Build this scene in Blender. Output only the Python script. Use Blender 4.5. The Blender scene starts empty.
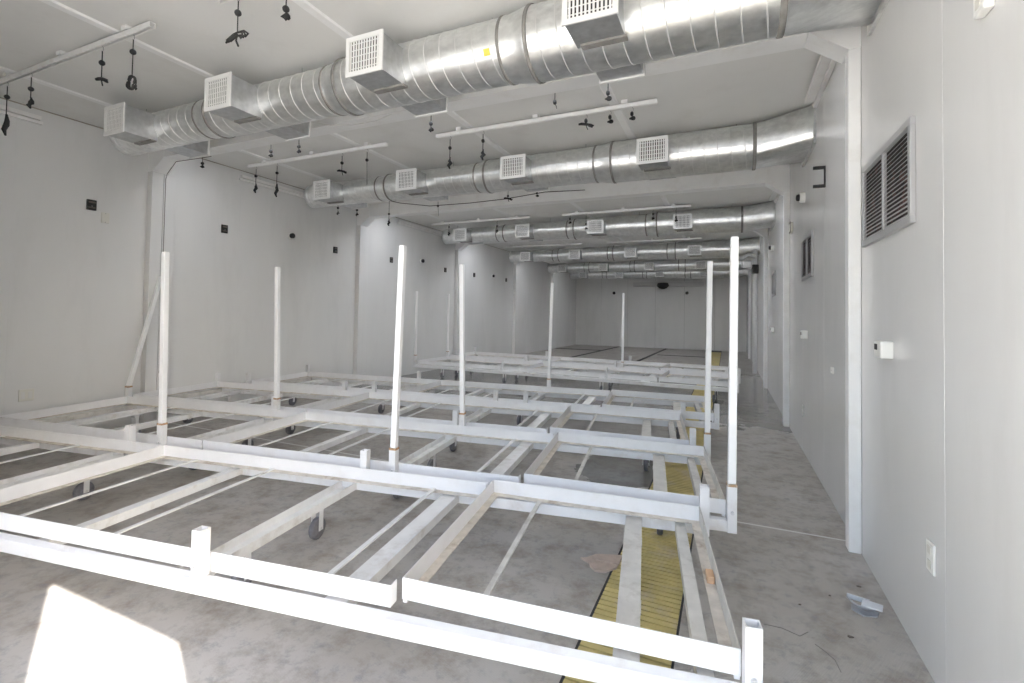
import bpy, math, random
from mathutils import Vector, Matrix

# ------------------------------------------------------------------ camera, light, exposure
scene = bpy.context.scene
COL = scene.collection
YAW, PITCH, ROLL, FPX, CYP, CAMH = .4212, .0255, .0169, 479.92, 301.52, 1.4135
_R = Vector((math.cos(YAW), math.sin(YAW), 0)); _D = Vector((-math.sin(YAW), math.cos(YAW), 0)); _Z = Vector((0, 0, 1))
_F = _D * math.cos(PITCH) + _Z * math.sin(PITCH); _U = _Z * math.cos(PITCH) - _D * math.sin(PITCH)
_CR = _R * math.cos(ROLL) + _U * math.sin(ROLL); _CU = _U * math.cos(ROLL) - _R * math.sin(ROLL)
CAM = Vector((0, 0, CAMH))
cam_data = bpy.data.cameras.new('camera'); cam = bpy.data.objects.new('camera', cam_data); COL.objects.link(cam)
m = Matrix((( _CR.x, _CU.x, -_F.x), (_CR.y, _CU.y, -_F.y), (_CR.z, _CU.z, -_F.z))).to_4x4()
m.translation = CAM
cam.matrix_world = m
cam_data.sensor_fit = 'HORIZONTAL'; cam_data.sensor_width = 36.0
cam_data.lens = FPX * 36.0 / 1024.0
cam_data.shift_y = -(341.5 - CYP) / 1024.0
cam_data.clip_start = .03; cam_data.clip_end = 400
scene.camera = cam

world = bpy.data.worlds.new('sky'); scene.world = world; world.use_nodes = True
wn = world.node_tree.nodes; wl = world.node_tree.links
sky = wn.new('ShaderNodeTexSky'); sky.sky_type = 'NISHITA'; sky.sun_disc = False
sky.sun_elevation = math.radians(33.5); sky.sun_rotation = math.radians(117); sky.air_density = 1.0; sky.dust_density = 2.5
wn['Background'].inputs['Strength'].default_value = .78
wl.new(sky.outputs['Color'], wn['Background'].inputs['Color'])

SUN_TAN = 2.2 / ((1.31 + .18) / .447)
sun_data = bpy.data.lights.new('sun', 'SUN'); sun = bpy.data.objects.new('sun', sun_data); COL.objects.link(sun)
sun_data.energy = 31.0; sun_data.angle = math.radians(.5); sun_data.color = (1.0, .96, .90)
sd = Vector((-.894, .447, -SUN_TAN)).normalized()
sun.rotation_euler = sd.to_track_quat('-Z', 'Y').to_euler(); sun.location = (8, -8, 9)

scene.view_settings.view_transform = 'Standard'; scene.view_settings.look = 'None'
scene.view_settings.gamma = 1.0; scene.view_settings.use_curve_mapping = False
scene.view_settings.exposure = 0.20
scene.cycles.max_bounces = 14; scene.cycles.diffuse_bounces = 12; scene.cycles.glossy_bounces = 6
scene.cycles.sample_clamp_indirect = 12.0

# ------------------------------------------------------------------ room numbers and pixel helpers
XL, XR, H, YB, YF = -6.567, .75, 3.468, 22.10, -.12
FRAMES = [3.57, 7.25, 10.95, 14.75, 18.50]
BEAMZ = 3.22

def ray(px, py): return _F + _CR * ((px - 512) / FPX) + _CU * ((CYP - py) / FPX)
def on_z(px, py, z):
    v = ray(px, py); return CAM + v * ((z - CAMH) / v.z)
def on_y(px, py, y):
    v = ray(px, py); return CAM + v * (y / v.y)
def on_x(px, py, x):
    v = ray(px, py); return CAM + v * (x / v.x)

# ------------------------------------------------------------------ mesh helpers
class MB:
    def __init__(s): s.v = []; s.f = []; s.smooth = []
    def _add(s, vs, fs, sm=False):
        o = len(s.v); s.v += [tuple(p) for p in vs]; s.f += [tuple(i + o for i in f) for f in fs]; s.smooth += [sm] * len(fs); return s
    def box(s, x0, x1, y0, y1, z0, z1):
        vs = [(x, y, z) for z in (z0, z1) for y in (y0, y1) for x in (x0, x1)]
        return s._add(vs, [(0, 2, 3, 1), (4, 5, 7, 6), (0, 1, 5, 4), (1, 3, 7, 5), (3, 2, 6, 7), (2, 0, 4, 6)])
    def cbox(s, c, sx, sy, sz): return s.box(c[0]-sx/2, c[0]+sx/2, c[1]-sy/2, c[1]+sy/2, c[2]-sz/2, c[2]+sz/2)
    def prism(s, poly, axis, a, b):
        """poly: 2D points; axis 'x','y' or 'z' is the extrusion axis"""
        n = len(poly)
        def P(p, t): return {'x': (t, p[0], p[1]), 'y': (p[0], t, p[1]), 'z': (p[0], p[1], t)}[axis]
        vs = [P(p, a) for p in poly] + [P(p, b) for p in poly]
        fs = [tuple(range(n)), tuple(range(2*n-1, n-1, -1))] + [(i, i+n, (i+1) % n + n, (i+1) % n) for i in range(n)]
        return s._add(vs, fs)
    def tube(s, pts, r, n=8, closed=False, sm=True):
        pts = [Vector(p) for p in pts]; k = len(pts); rings = []
        for i, p in enumerate(pts):
            a = pts[(i-1) % k] if (closed or i > 0) else p; b = pts[(i+1) % k] if (closed or i < k-1) else p
            t = (b - a).normalized()
            ref = Vector((0, 0, 1)) if abs(t.z) < .9 else Vector((1, 0, 0))
            e1 = t.cross(ref).normalized(); e2 = t.cross(e1)
            rr = r[i] if isinstance(r, (list, tuple)) else r
            rings.append([p + (e1*math.cos(2*math.pi*j/n) + e2*math.sin(2*math.pi*j/n))*rr for j in range(n)])
        vs = [q for rg in rings for q in rg]; fs = []
        for i in range(k if closed else k-1):
            a, b = i*n, ((i+1) % k)*n
            fs += [(a+j, a+(j+1) % n, b+(j+1) % n, b+j) for j in range(n)]
        s._add(vs, fs, sm)
        if not closed: s._caps(vs, n)
        return s
    def _caps(s, vs, n):          # end faces on vertices of their own, so that the sides shade cleanly
        s._add(vs[:n], [tuple(range(n-1, -1, -1))]); s._add(vs[-n:], [tuple(range(n))])
    def lathe_x(s, prof, cy, cz, n=40, sm=True, cap=True):
        """prof: list of (x, r) around the x axis through (cy, cz)"""
        vs = []; fs = []; k = len(prof)
        for x, r in prof:
            vs += [(x, cy + r*math.cos(2*math.pi*j/n), cz + r*math.sin(2*math.pi*j/n)) for j in range(n)]
        for i in range(k-1):
            a, b = i*n, (i+1)*n
            fs += [(a+j, a+(j+1) % n, b+(j+1) % n, b+j) for j in range(n)]
        s._add(vs, fs, sm)
        if cap: s._caps(vs, n)
        return s
    def lathe_z(s, prof, cx, cy, n=20, sm=True):
        vs = []; fs = []; k = len(prof)
        for z, r in prof:
            vs += [(cx + r*math.cos(2*math.pi*j/n), cy + r*math.sin(2*math.pi*j/n), z) for j in range(n)]
        for i in range(k-1):
            a, b = i*n, (i+1)*n
            fs += [(a+j, a+(j+1) % n, b+(j+1) % n, b+j) for j in range(n)]
        s._add(vs, fs, sm); s._caps(vs, n)
        return s
    def mesh(s, name, mat):
        me = bpy.data.meshes.new(name); me.from_pydata(s.v, [], s.f); me.materials.append(mat)
        me.polygons.foreach_set('use_smooth', s.smooth); me.update(); return me

def add(name, data, parent=None, loc=(0, 0, 0), rotz=0, mat=None, bevel=0):
    """data: an MB (then mat is needed) or a ready mesh that is shared"""
    me = data.mesh(name, mat) if isinstance(data, MB) else data
    o = bpy.data.objects.new(name, me); COL.objects.link(o)
    o.location = loc; o.rotation_euler = (0, 0, rotz); o.parent = parent
    if bevel:
        b = o.modifiers.new('bevel', 'BEVEL'); b.width = bevel; b.segments = 2; b.limit_method = 'ANGLE'
    return o
def empty(name, loc=(0, 0, 0), rotz=0):
    o = bpy.data.objects.new(name, None); COL.objects.link(o); o.location = loc; o.rotation_euler = (0, 0, rotz); o.empty_display_size = .1
    return o
def tag(o, label, cat=None, group=None, kind=None):
    o['label'] = label
    if cat: o['category'] = cat
    if group: o['group'] = group
    if kind: o['kind'] = kind
    return o

# ------------------------------------------------------------------ materials
def mat(name, col, rough=.5, metal=0.0, var=0.0, scale=6.0, dirt=None, dirt_amt=.0, dirt_scale=9.0, bump=0.0, bump_scale=40.0, stretch=(1, 1, 1), spec=.5):
    M = bpy.data.materials.new(name); M.use_nodes = True
    nt = M.node_tree; N = nt.nodes; L = nt.links; b = N['Principled BSDF']
    b.inputs['Roughness'].default_value = rough; b.inputs['Metallic'].default_value = metal
    b.inputs['Specular IOR Level'].default_value = spec
    tc = N.new('ShaderNodeTexCoord'); mp = N.new('ShaderNodeMapping'); mp.inputs['Scale'].default_value = stretch
    geo = N.new('ShaderNodeNewGeometry')
    L.new(geo.outputs['Position'], mp.inputs['Vector'])
    base = N.new('ShaderNodeRGB'); base.outputs[0].default_value = (*col, 1); out = base.outputs[0]
    if var:
        n = N.new('ShaderNodeTexNoise'); n.inputs['Scale'].default_value = scale; n.inputs['Detail'].default_value = 6
        L.new(mp.outputs[0], n.inputs['Vector'])
        r = N.new('ShaderNodeMapRange'); r.inputs[1].default_value = .3; r.inputs[2].default_value = .7
        r.inputs[3].default_value = 1 - var; r.inputs[4].default_value = 1 + var; L.new(n.outputs['Fac'], r.inputs[0])
        mx = N.new('ShaderNodeMix'); mx.data_type = 'RGBA'; mx.blend_type = 'MULTIPLY'; mx.inputs[0].default_value = 1
        L.new(out, mx.inputs[6]); L.new(r.outputs[0], mx.inputs[7]); out = mx.outputs[2]
    if dirt:
        n = N.new('ShaderNodeTexNoise'); n.inputs['Scale'].default_value = dirt_scale; n.inputs['Detail'].default_value = 8; n.inputs['Roughness'].default_value = .65
        L.new(mp.outputs[0], n.inputs['Vector'])
        r = N.new('ShaderNodeMapRange'); r.inputs[1].default_value = .52; r.inputs[2].default_value = .72; r.inputs[3].default_value = 0; r.inputs[4].default_value = dirt_amt
        L.new(n.outputs['Fac'], r.inputs[0])
        mx = N.new('ShaderNodeMix'); mx.data_type = 'RGBA'; mx.inputs[7].default_value = (*dirt, 1)
        L.new(r.outputs[0], mx.inputs[0]); L.new(out, mx.inputs[6]); out = mx.outputs[2]
    L.new(out, b.inputs['Base Color'])
    if bump:
        n = N.new('ShaderNodeTexNoise'); n.inputs['Scale'].default_value = bump_scale; n.inputs['Detail'].default_value = 4
        L.new(mp.outputs[0], n.inputs['Vector'])
        bp = N.new('ShaderNodeBump'); bp.inputs['Strength'].default_value = bump; bp.inputs['Distance'].default_value = .01
        L.new(n.outputs['Fac'], bp.inputs['Height']); L.new(bp.outputs[0], b.inputs['Normal'])
    return M

M_WALL = mat('wall_panel_white', (.72, .72, .715), .27, var=.03, scale=1.4, stretch=(1, 1, .25), dirt=(.45, .45, .43), dirt_amt=.18, dirt_scale=2.2, bump=.05, bump_scale=9)
M_CEIL = mat('ceiling_white', (.76, .755, .735), .45, var=.03, scale=1.2, dirt=(.5, .48, .43), dirt_amt=.22, dirt_scale=1.8, bump=.04, bump_scale=6)
M_TRIM = mat("trim_white", (.86, .86, .855), .4, var=.02, scale=4, dirt=(.55, .5, .42), dirt_amt=.2, dirt_scale=5)
M_JOINT = mat('joint_strip', (.66, .66, .65), .4)
M_GAP = mat('joint_dark', (.12, .12, .12), .8)
M_BENCH = mat('bench_white', (.74, .74, .745), .38, var=.025, scale=8, dirt=(.42, .33, .24), dirt_amt=.35, dirt_scale=7)
M_RIM = mat('rim_white', (.77, .77, .78), .32, var=.02, scale=10, dirt=(.5, .42, .33), dirt_amt=.16, dirt_scale=6)
M_FLANGE = mat('flange_dirty', (.62, .57, .50), .55, var=.15, scale=16, dirt=(.26, .18, .11), dirt_amt=.75, dirt_scale=11)
M_JOIST = mat('joist_weathered', (.60, .585, .55), .5, var=.10, scale=12, dirt=(.30, .26, .21), dirt_amt=.55, dirt_scale=8)
M_JOISTW = mat('joist_white', (.74, .74, .73), .42, var=.05, scale=12, dirt=(.36, .30, .23), dirt_amt=.5, dirt_scale=7)
M_POLE = mat('pole_white', (.86, .86, .86), .35, var=.015, scale=8)
M_RUST = mat('rust', (.42, .26, .14), .8, var=.3, scale=60, dirt=(.72, .68, .62), dirt_amt=.9, dirt_scale=45)
M_WHEEL = mat('wheel_grey', (.17, .17, .19), .45, var=.2, scale=40)
M_FORK = mat('fork_zinc', (.62, .62, .63), .4, metal=.3, var=.1, scale=30)
M_DUCT = mat('galvanised', (.80, .81, .80), .36, metal=1.0, var=.10, scale=14, dirt=(.50, .50, .50), dirt_amt=.5, dirt_scale=5, bump=.06, bump_scale=18, stretch=(1, 1.5, 1.5))
M_SEAM = mat('duct_seam', (.80, .80, .79), .45, metal=.5)
M_BAND = mat('duct_sealant', (.26, .25, .235), .7, metal=.1, var=.15, scale=20)
M_BOX = mat('diffuser_box', (.52, .53, .54), .42, metal=.85, var=.12, scale=20)
M_GRILLE = mat('grille_white', (.80, .80, .79), .4)
M_DARK = mat('dark_inside', (.035, .035, .035), .8)
M_BLACK = mat('black_plastic', (.02, .02, .022), .45)
M_CORD = mat('black_cord', (.03, .03, .03), .8)
M_STEEL = mat('wire_steel', (.35, .35, .36), .4, metal=.9)
M_RAIL = mat('rail_white', (.80, .795, .78), .4, var=.03, scale=10, dirt=(.55, .45, .32), dirt_amt=.25, dirt_scale=8)
M_PLASTIC = mat('plastic_white', (.80, .80, .77), .35)
M_IVORY = mat('plastic_ivory', (.66, .65, .60), .4)
M_LOUVRE = mat('louvre_grey', (.56, .56, .565), .4)
M_LOUVIN = mat('louvre_inside', (.05, .042, .04), .8, var=.4, scale=25, dirt=(.35, .16, .14), dirt_amt=.7, dirt_scale=14)
M_YELLOW = mat('grating_yellow', (.58, .48, .20), .55, var=.12, scale=9, dirt=(.52, .45, .36), dirt_amt=.85, dirt_scale=4, bump=.1, bump_scale=80)
M_CARTON = mat('carton', (.54, .44, .37), .8, var=.12, scale=18)
M_SCOOP = mat('scoop_grey', (.42, .44, .47), .45, var=.08, scale=30)
M_SCOOPL = mat('scoop_light', (.62, .65, .69), .4, var=.05, scale=30)
M_GROUND = mat('ground_concrete', (.46, .45, .43), .85, var=.1, scale=2)
M_RUBBER = mat('rubber_strip', (.03, .03, .032), .6)
M_SCRAP = mat('scrap_wire', (.24, .23, .22), .8)
M_LFRAME = mat('louvre_frame', (.40, .40, .405), .4)
M_CORNER_SHADE = mat('corner_shade_brown', (.36, .33, .28), .7, var=.2, scale=5)  # brown tone of the shadow line where ceiling meets wall
M_TRANS = bpy.data.materials.new('added_roof_light_translucent'); M_TRANS.use_nodes = True
_n = M_TRANS.node_tree.nodes; _t = _n.new('ShaderNodeBsdfTranslucent'); _t.inputs['Color'].default_value = (.82, .83, .84, 1)
M_TRANS.node_tree.links.new(_t.outputs[0], _n['Material Output'].inputs['Surface'])
M_DEBRIS = mat('debris', (.16, .14, .12), .9)

for M_ in (M_DUCT,):
    nt_ = M_.node_tree; b_ = nt_.nodes['Principled BSDF']; tg_ = nt_.nodes.new('ShaderNodeTangent'); tg_.direction_type = 'RADIAL'; tg_.axis = 'X'
    b_.inputs['Anisotropic'].default_value = .6; b_.inputs['Anisotropic Rotation'].default_value = .25; nt_.links.new(tg_.outputs[0], b_.inputs['Tangent'])
def floor_material():
    M = bpy.data.materials.new('floor_embossed'); M.use_nodes = True
    nt = M.node_tree; N = nt.nodes; L = nt.links; b = N['Principled BSDF']
    geo = N.new('ShaderNodeNewGeometry'); pos = geo.outputs['Position']
    def noise(scale, detail=6, rough=.6, vec=pos):
        n = N.new('ShaderNodeTexNoise'); n.inputs['Scale'].default_value = scale; n.inputs['Detail'].default_value = detail; n.inputs['Roughness'].default_value = rough
        L.new(vec, n.inputs['Vector']); return n.outputs['Fac']
    def rng(x, a, c, lo, hi):
        r = N.new('ShaderNodeMapRange'); r.inputs[1].default_value = a; r.inputs[2].default_value = c; r.inputs[3].default_value = lo; r.inputs[4].default_value = hi
        L.new(x, r.inputs[0]); return r.outputs[0]
    def mixc(f, a, c):
        x = N.new('ShaderNodeMix'); x.data_type = 'RGBA'
        L.new(f, x.inputs[0])
        for i, q in ((6, a), (7, c)):
            if isinstance(q, tuple): x.inputs[i].default_value = (*q, 1)
            else: L.new(q, x.inputs[i])
        return x.outputs[2]
    def math_(op, a, c):
        x = N.new('ShaderNodeMath'); x.operation = op; x.use_clamp = op != 'SUBTRACT'
        for i, q in ((0, a), (1, c)):
            if isinstance(q, (int, float)): x.inputs[i].default_value = q
            else: L.new(q, x.inputs[i])
        return x.outputs[0]
    c1 = mixc(rng(noise(1.3), .35, .65, 0, 1), (.40, .375, .34), (.47, .455, .435))
    c2 = mixc(rng(noise(5.5, 9, .7), .47, .66, 0, .85), c1, (.27, .235, .20))
    c3 = mixc(rng(noise(15, 8, .75), .52, .66, 0, .6), c2, (.22, .225, .24))
    c4 = mixc(rng(noise(60, 3), .62, .72, 0, .5), c3, (.47, .45, .42))
    # wet areas with a ragged outline
    sep = N.new('ShaderNodeSeparateXYZ'); L.new(pos, sep.inputs[0])
    nz = noise(1.6, 5, .6)
    wy = math_('ADD', sep.outputs['Y'], rng(nz, 0, 1, -1.1, 1.1)); 
    wa = N.new('ShaderNodeMath'); wa.operation = 'ADD'; L.new(sep.outputs['Y'], wa.inputs[0]); L.new(rng(nz, 0, 1, -1.2, 1.2), wa.inputs[1])
    wet = math_('MULTIPLY', rng(wa.outputs[0], 6.75, 6.95, 0, 1), rng(wa.outputs[0], 12.5, 14.5, 1, .35))
    # puddle under the second bench
    def blob(cx, cy, rx, ry):
        vx = N.new('ShaderNodeVectorMath'); vx.operation = 'SUBTRACT'; L.new(pos, vx.inputs[0]); vx.inputs[1].default_value = (cx, cy, 0)
        sc = N.new('ShaderNodeVectorMath'); sc.operation = 'MULTIPLY'; L.new(vx.outputs[0], sc.inputs[0]); sc.inputs[1].default_value = (1/rx, 1/ry, 0)
        ln = N.new('ShaderNodeVectorMath'); ln.operation = 'LENGTH'; L.new(sc.outputs[0], ln.inputs[0])
        a = N.new('ShaderNodeMath'); a.operation = 'ADD'; L.new(ln.outputs['Value'], a.inputs[0]); L.new(rng(noise(2.5), 0, 1, -.5, .5), a.inputs[1])
        return rng(a.outputs[0], .95, 1.03, 1, 0)
    wet = math_('MAXIMUM', wet, blob(-.85, 4.55, .45, .62))
    wet = math_('MAXIMUM', wet, math_('MULTIPLY', blob(-1.6, 5.6, 1.6, .9), .7))
    damp = math_('MULTIPLY', blob(-.80, 2.80, .40, .35), .22)
    wet2 = math_('MAXIMUM', wet, damp)
    colr = mixc(math_('MULTIPLY', wet2, .60), c4, (.10, .098, .092))
    L.new(colr, b.inputs['Base Color'])
    L.new(rng(wet, 0, 1, .62, .13), b.inputs['Roughness'])
    # embossed hatch
    mp = N.new('ShaderNodeMapping'); mp.inputs['Rotation'].default_value = (0, 0, math.radians(28)); L.new(pos, mp.inputs[0])
    w = N.new('ShaderNodeTexWave'); w.inputs['Scale'].default_value = 42; w.inputs['Distortion'].default_value = 1.5; w.inputs['Detail'].default_value = 1
    L.new(mp.outputs[0], w.inputs['Vector'])
    h = math_('MULTIPLY', w.outputs['Fac'], rng(wet, 0, 1, 1, .08))
    bp = N.new('ShaderNodeBump'); bp.inputs['Strength'].default_value = .3; bp.inputs['Distance'].default_value = .004
    L.new(h, bp.inputs['Height']); L.new(bp.outputs[0], b.inputs['Normal'])
    return M
M_FLOOR = floor_material()

# ------------------------------------------------------------------ the room shell
YEDGE = [YF] + FRAMES + [YB]
# floor: slab with module sheets on it
GX0, GX1 = -.57, -.20          # the trench that holds the yellow grating
floor = add('floor', MB().box(XL-.12, XR+.10, YF-.06, YB+.1, -.16, -.03), mat=M_GAP)
tag(floor, 'dirty grey embossed floor in wide sheets with thin joints', kind='structure')
fedge = [YF-.06, 3.72, 7.35, 11.0, 14.8, 18.5, YB]
for a, b in zip(fedge[:-1], fedge[1:]):
    for x0, x1 in ((XL, GX0-.012), (GX1+.012, XR)):
        add('floor_sheet', MB().box(x0, x1, a+.004, b-.004, -.03, 0), floor, mat=M_FLOOR)
for x0, x1 in ((XL, GX0-.012), (GX1+.012, XR)):
    add('joint_strip', MB().box(x0, x1, 3.705, 3.722, -.005, .0012), floor, mat=M_JOINT)

ground = add('ground', MB().box(-40, 40, -60, YF-.06, -.25, -.12), mat=M_GROUND)
tag(ground, 'pale concrete yard outside the doorway', kind='structure')

def panelled_wall(name, label, x, side):
    """side = +1: the wall stands towards +x of its face"""
    w = add(name, MB().box(min(x+.012*side, x+.10*side), max(x+.012*side, x+.10*side), YF, YB+.1, -.16, H+.05), mat=M_GAP)
    tag(w, label, kind='structure')
    for a, b in zip(YEDGE[:-1], YEDGE[1:]):
        n = max(1, round((b-a)/1.23)); st = (b-a)/n
        for i in range(n):
            y0, y1 = a+i*st, a+(i+1)*st
            add('wall_panel', MB().box(min(x, x+.012*side), max(x, x+.012*side), y0+.003, y1-.003, 0, H), w, mat=M_WALL)
            if i:
                add('joint_strip', MB().box(min(x, x-.0007*side), max(x, x-.0007*side), y0-.014, y0+.014, .0, H), w, mat=M_WALL)
    return w
wall_left = panelled_wall('wall_left', 'long pale grey panelled wall dotted with small black boxes', XL, -1)
wall_right = panelled_wall('wall_right', 'pale panelled wall with louvred vents beside the aisle', XR, 1)
wall_back = add('wall_back', MB().box(XL-.1, XR+.1, YB+.012, YB+.1, -.16, H+.05), mat=M_GAP)
tag(wall_back, 'grey panelled end wall at the far end of the room', kind='structure')
nb = 6
for i in range(nb):
    x0 = XL + (XR-XL)*i/nb; x1 = XL + (XR-XL)*(i+1)/nb
    add('wall_panel', MB().box(x0+.003, x1-.003, YB, YB+.012, 0, H), wall_back, mat=M_WALL)

# ceiling: opaque panels, and translucent roof lights added unseen behind the beams as fill
ADDED_SKYW = [.28, .62, .66, .42, .32]
SX0, SX1 = XL+.5, XR-.5
ceiling = empty('ceiling'); tag(ceiling, 'off white panelled ceiling with raised batten strips', kind='structure')
BATTENS = [-5.75, -4.18, -2.60, -1.01]
xe = [XL] + BATTENS + [XR]
for i, (a, b) in enumerate(zip(YEDGE[:-1], YEDGE[1:])):
    c = a
    if i:
        c = a + .17 + ADDED_SKYW[i-1]
        add('ceiling_panel', MB().box(XL, XR, a+.002, a+.168, H, H+.012), ceiling, mat=M_CEIL)
        for x0, x1 in ((XL, SX0), (SX1, XR)): add('ceiling_panel', MB().box(x0, x1, a+.172, c-.002, H, H+.012), ceiling, mat=M_CEIL)
        add('roof_slab', MB().box(XL-.1, XR+.1, a, a+.17, H+.012, H+.12), ceiling, mat=M_CEIL)
        for x0, x1 in ((XL-.1, SX0), (SX1, XR+.1)): add('roof_slab', MB().box(x0, x1, a+.17, c, H+.012, H+.12), ceiling, mat=M_CEIL)
        add('added_roof_light', MB().box(SX0-.03, SX1+.03, a+.15, c+.02, H+.121, H+.129), ceiling, mat=M_TRANS)
    for x0, x1 in zip(xe[:-1], xe[1:]):
        add('ceiling_panel', MB().box(x0+.002, x1-.002, c+.002, b-.002, H, H+.012), ceiling, mat=M_CEIL)
    add('roof_slab', MB().box(XL-.1, XR+.1, c if i else YF-.06, b if i < 5 else YB+.1, H+.012, H+.12), ceiling, mat=M_CEIL)
    for x in BATTENS:
        add('batten', MB().prism([(x-.045, H), (x-.032, H-.012), (x+.032, H-.012), (x+.045, H)], 'y', c+.01, b-.09), ceiling, mat=M_TRIM)

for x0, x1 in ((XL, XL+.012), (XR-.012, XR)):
    for a, b in zip(YEDGE[:-1], YEDGE[1:]): add('corner_shade', MB().box(x0, x1, a+.17, b-.03, H-.010, H-.0005), ceiling, mat=M_CORNER_SHADE)  # dark strip painted in for the shadow line along the wall

# the doorway wall behind the camera: a door beside the right wall, left of it openings added for fill light, with added sun-blocking fins
wall_front = empty('wall_front', (0, 0, 0)); tag(wall_front, 'doorway wall with added fill-light openings behind the camera', kind='structure')
YO = YF - .06
add('lintel', MB().box(XL-.1, XR+.10, YO, YF, 3.3, H+.05), wall_front, mat=M_WALL)
add('door_lintel', MB().box(-.263, XR+.13, YO, YF, 2.2, 3.3), wall_front, mat=M_WALL)
WX = [-.263]
ADDED_WIN_W, MUL = 1.15, .25
xcur = -.263
for i in range(2):
    add('added_mullion', MB().box(xcur-MUL, xcur, YO, YF, 0, 3.3), wall_front, mat=M_WALL)
    add('added_sun_fin', MB().box(xcur-MUL, xcur-MUL+.05, YO-.70, YO, 0, 4.4), wall_front, mat=M_TRIM)  # added out of view to keep direct sun off the openings
    add('added_sill', MB().box(xcur-MUL-ADDED_WIN_W, xcur-MUL, YO, YF, 0, .25), wall_front, mat=M_WALL)
    xcur -= MUL + ADDED_WIN_W
add('end_pier', MB().box(XL-.1, xcur, YO, YF, 0, 3.3), wall_front, mat=M_WALL)

# portal frames
def frame(i, y):
    BEAMZ = 3.25 if i == 0 else 3.225
    t = empty('trim_%d' % (i+1), (0, y, 0)); tag(t, 'white portal frame with haunched corners', kind='structure')
    hx, hz = .21, .15
    d = .068
    add('column', MB().box(XR-d, XR-.001, -.03, .06, 0, BEAMZ-hz), t, mat=M_TRIM, bevel=.006)
    add('column', MB().box(XL+.001, XL+.10, -.03, .10, 0, BEAMZ-hz), t, mat=M_WALL, bevel=.006)
    add('column', MB().box(XL+.001, XL+.08, .115, .26, 0, BEAMZ-hz), t, mat=M_WALL, bevel=.006)
    add('beam', MB().box(XL+.10+hx, XR-d-hx, -.03, .16, BEAMZ, H-.002), t, mat=M_TRIM, bevel=.004)
    add('haunch', MB().prism([(XR-d-hx, BEAMZ), (XR-d, BEAMZ-hz), (XR-.001, BEAMZ-hz), (XR-.001, H-.002), (XR-d-hx, H-.002)], 'y', -.03, .16), t, mat=M_TRIM)
    add('haunch', MB().prism([(XL+.10+hx, BEAMZ), (XL+.10+hx, H-.002), (XL+.001, H-.002), (XL+.001, BEAMZ-hz), (XL+.10, BEAMZ-hz)], 'y', -.03, .16), t, mat=M_TRIM)
for i, y in enumerate(FRAMES): frame(i, y)

# ------------------------------------------------------------------ ducts
DZ = 3.205
DUCTS = [2.93, 5.57, 9.66, 13.75, 17.6, 20.8]
SEG = [(-5.78, -4.47, .172), (-4.30, -2.90, .186), (-2.75, -1.36, .208), (-1.16, .26, .232)]
BOXX = [-5.20, -3.75, -2.25, -.69]
def duct_body(x0, x1, r): return MB().lathe_x([(x0, r), (x1, r)], 0, 0, 48)
def duct_seam(x0, x1, r, pitch=.125, n=26):
    turns = (x1-x0-.03)/pitch; k = int(turns*n)
    return MB().tube([(x0+.015+pitch*i/n, (r+.0005)*math.cos(2*math.pi*i/n), (r+.0005)*math.sin(2*math.pi*i/n)) for i in range(k)], .0042, 6)
D_MESH = {}
for k, (a, b, r) in enumerate(SEG): D_MESH['seg%d' % k] = duct_body(a, b, r).mesh('duct_section', M_DUCT); D_MESH['sea%d' % k] = duct_seam(a, b, r).mesh('spiral_seam', M_SEAM)
for k in range(3):
    a, r0 = SEG[k][1], SEG[k][2]; b, r1 = SEG[k+1][0], SEG[k+1][2]
    D_MESH['cpl%d' % k] = MB().lathe_x([(a, r0+.006), (a+.02, r0+.006), (a+.03, r0+.002), (b-.03, r1+.002), (b-.02, r1+.006), (b, r1+.006)], 0, 0, 44).mesh('coupling', M_DUCT)
    D_MESH['ban%da' % k] = MB().lathe_x([(a-.012, r0+.002), (a-.008, r0+.008), (a+.012, r0+.008), (a+.016, r0+.002)], 0, 0, 44, cap=False).mesh('sealant_band', M_BAND)
    D_MESH['ban%db' % k] = MB().lathe_x([(b-.016, r1+.002), (b-.012, r1+.008), (b+.008, r1+.008), (b+.012, r1+.002)], 0, 0, 44, cap=False).mesh('sealant_band', M_BAND)
D_MESH['cap'] = MB().lathe_x([(-5.80, .16), (-5.80, .178), (-5.74, .178), (-5.74, .173)], 0, 0, 44).mesh('end_cap', M_DUCT)
# round to rectangular transition against the right wall
def transition():
    n = 44; b = MB(); x0, r, x1 = .26, .232, XR-.02; hy, z0, z1 = .36, -.125, .235
    c = []; q = []
    for j in range(n):
        t = 2*math.pi*j/n; cy, cz = math.cos(t), math.sin(t); c.append((x0, r*cy, r*cz))
        s = 1/max(abs(cy), abs(cz)); yy, zz = cy*s*hy, cz*s
        q.append((x1, yy, zz*z1 if zz > 0 else -zz*z0))
    vs = c + q
    b._add(vs, [(j, (j+1) % n, (j+1) % n+n, j+n) for j in range(n)], True)
    b._add(q, [tuple(range(n))])
    return b
D_MESH['tran'] = transition().mesh('wall_transition', M_DUCT)
D_MESH['tfl'] = MB().box(XR-.02, XR-.001, -.39, .39, -.155, .255).mesh('wall_flange', M_DUCT)
D_MESH['tband'] = MB().lathe_x([(.245, .234), (.25, .242), (.275, .242), (.28, .234)], 0, 0, 44, cap=False).mesh('sealant_band', M_BAND)
BW, BH = .29, .25
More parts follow.
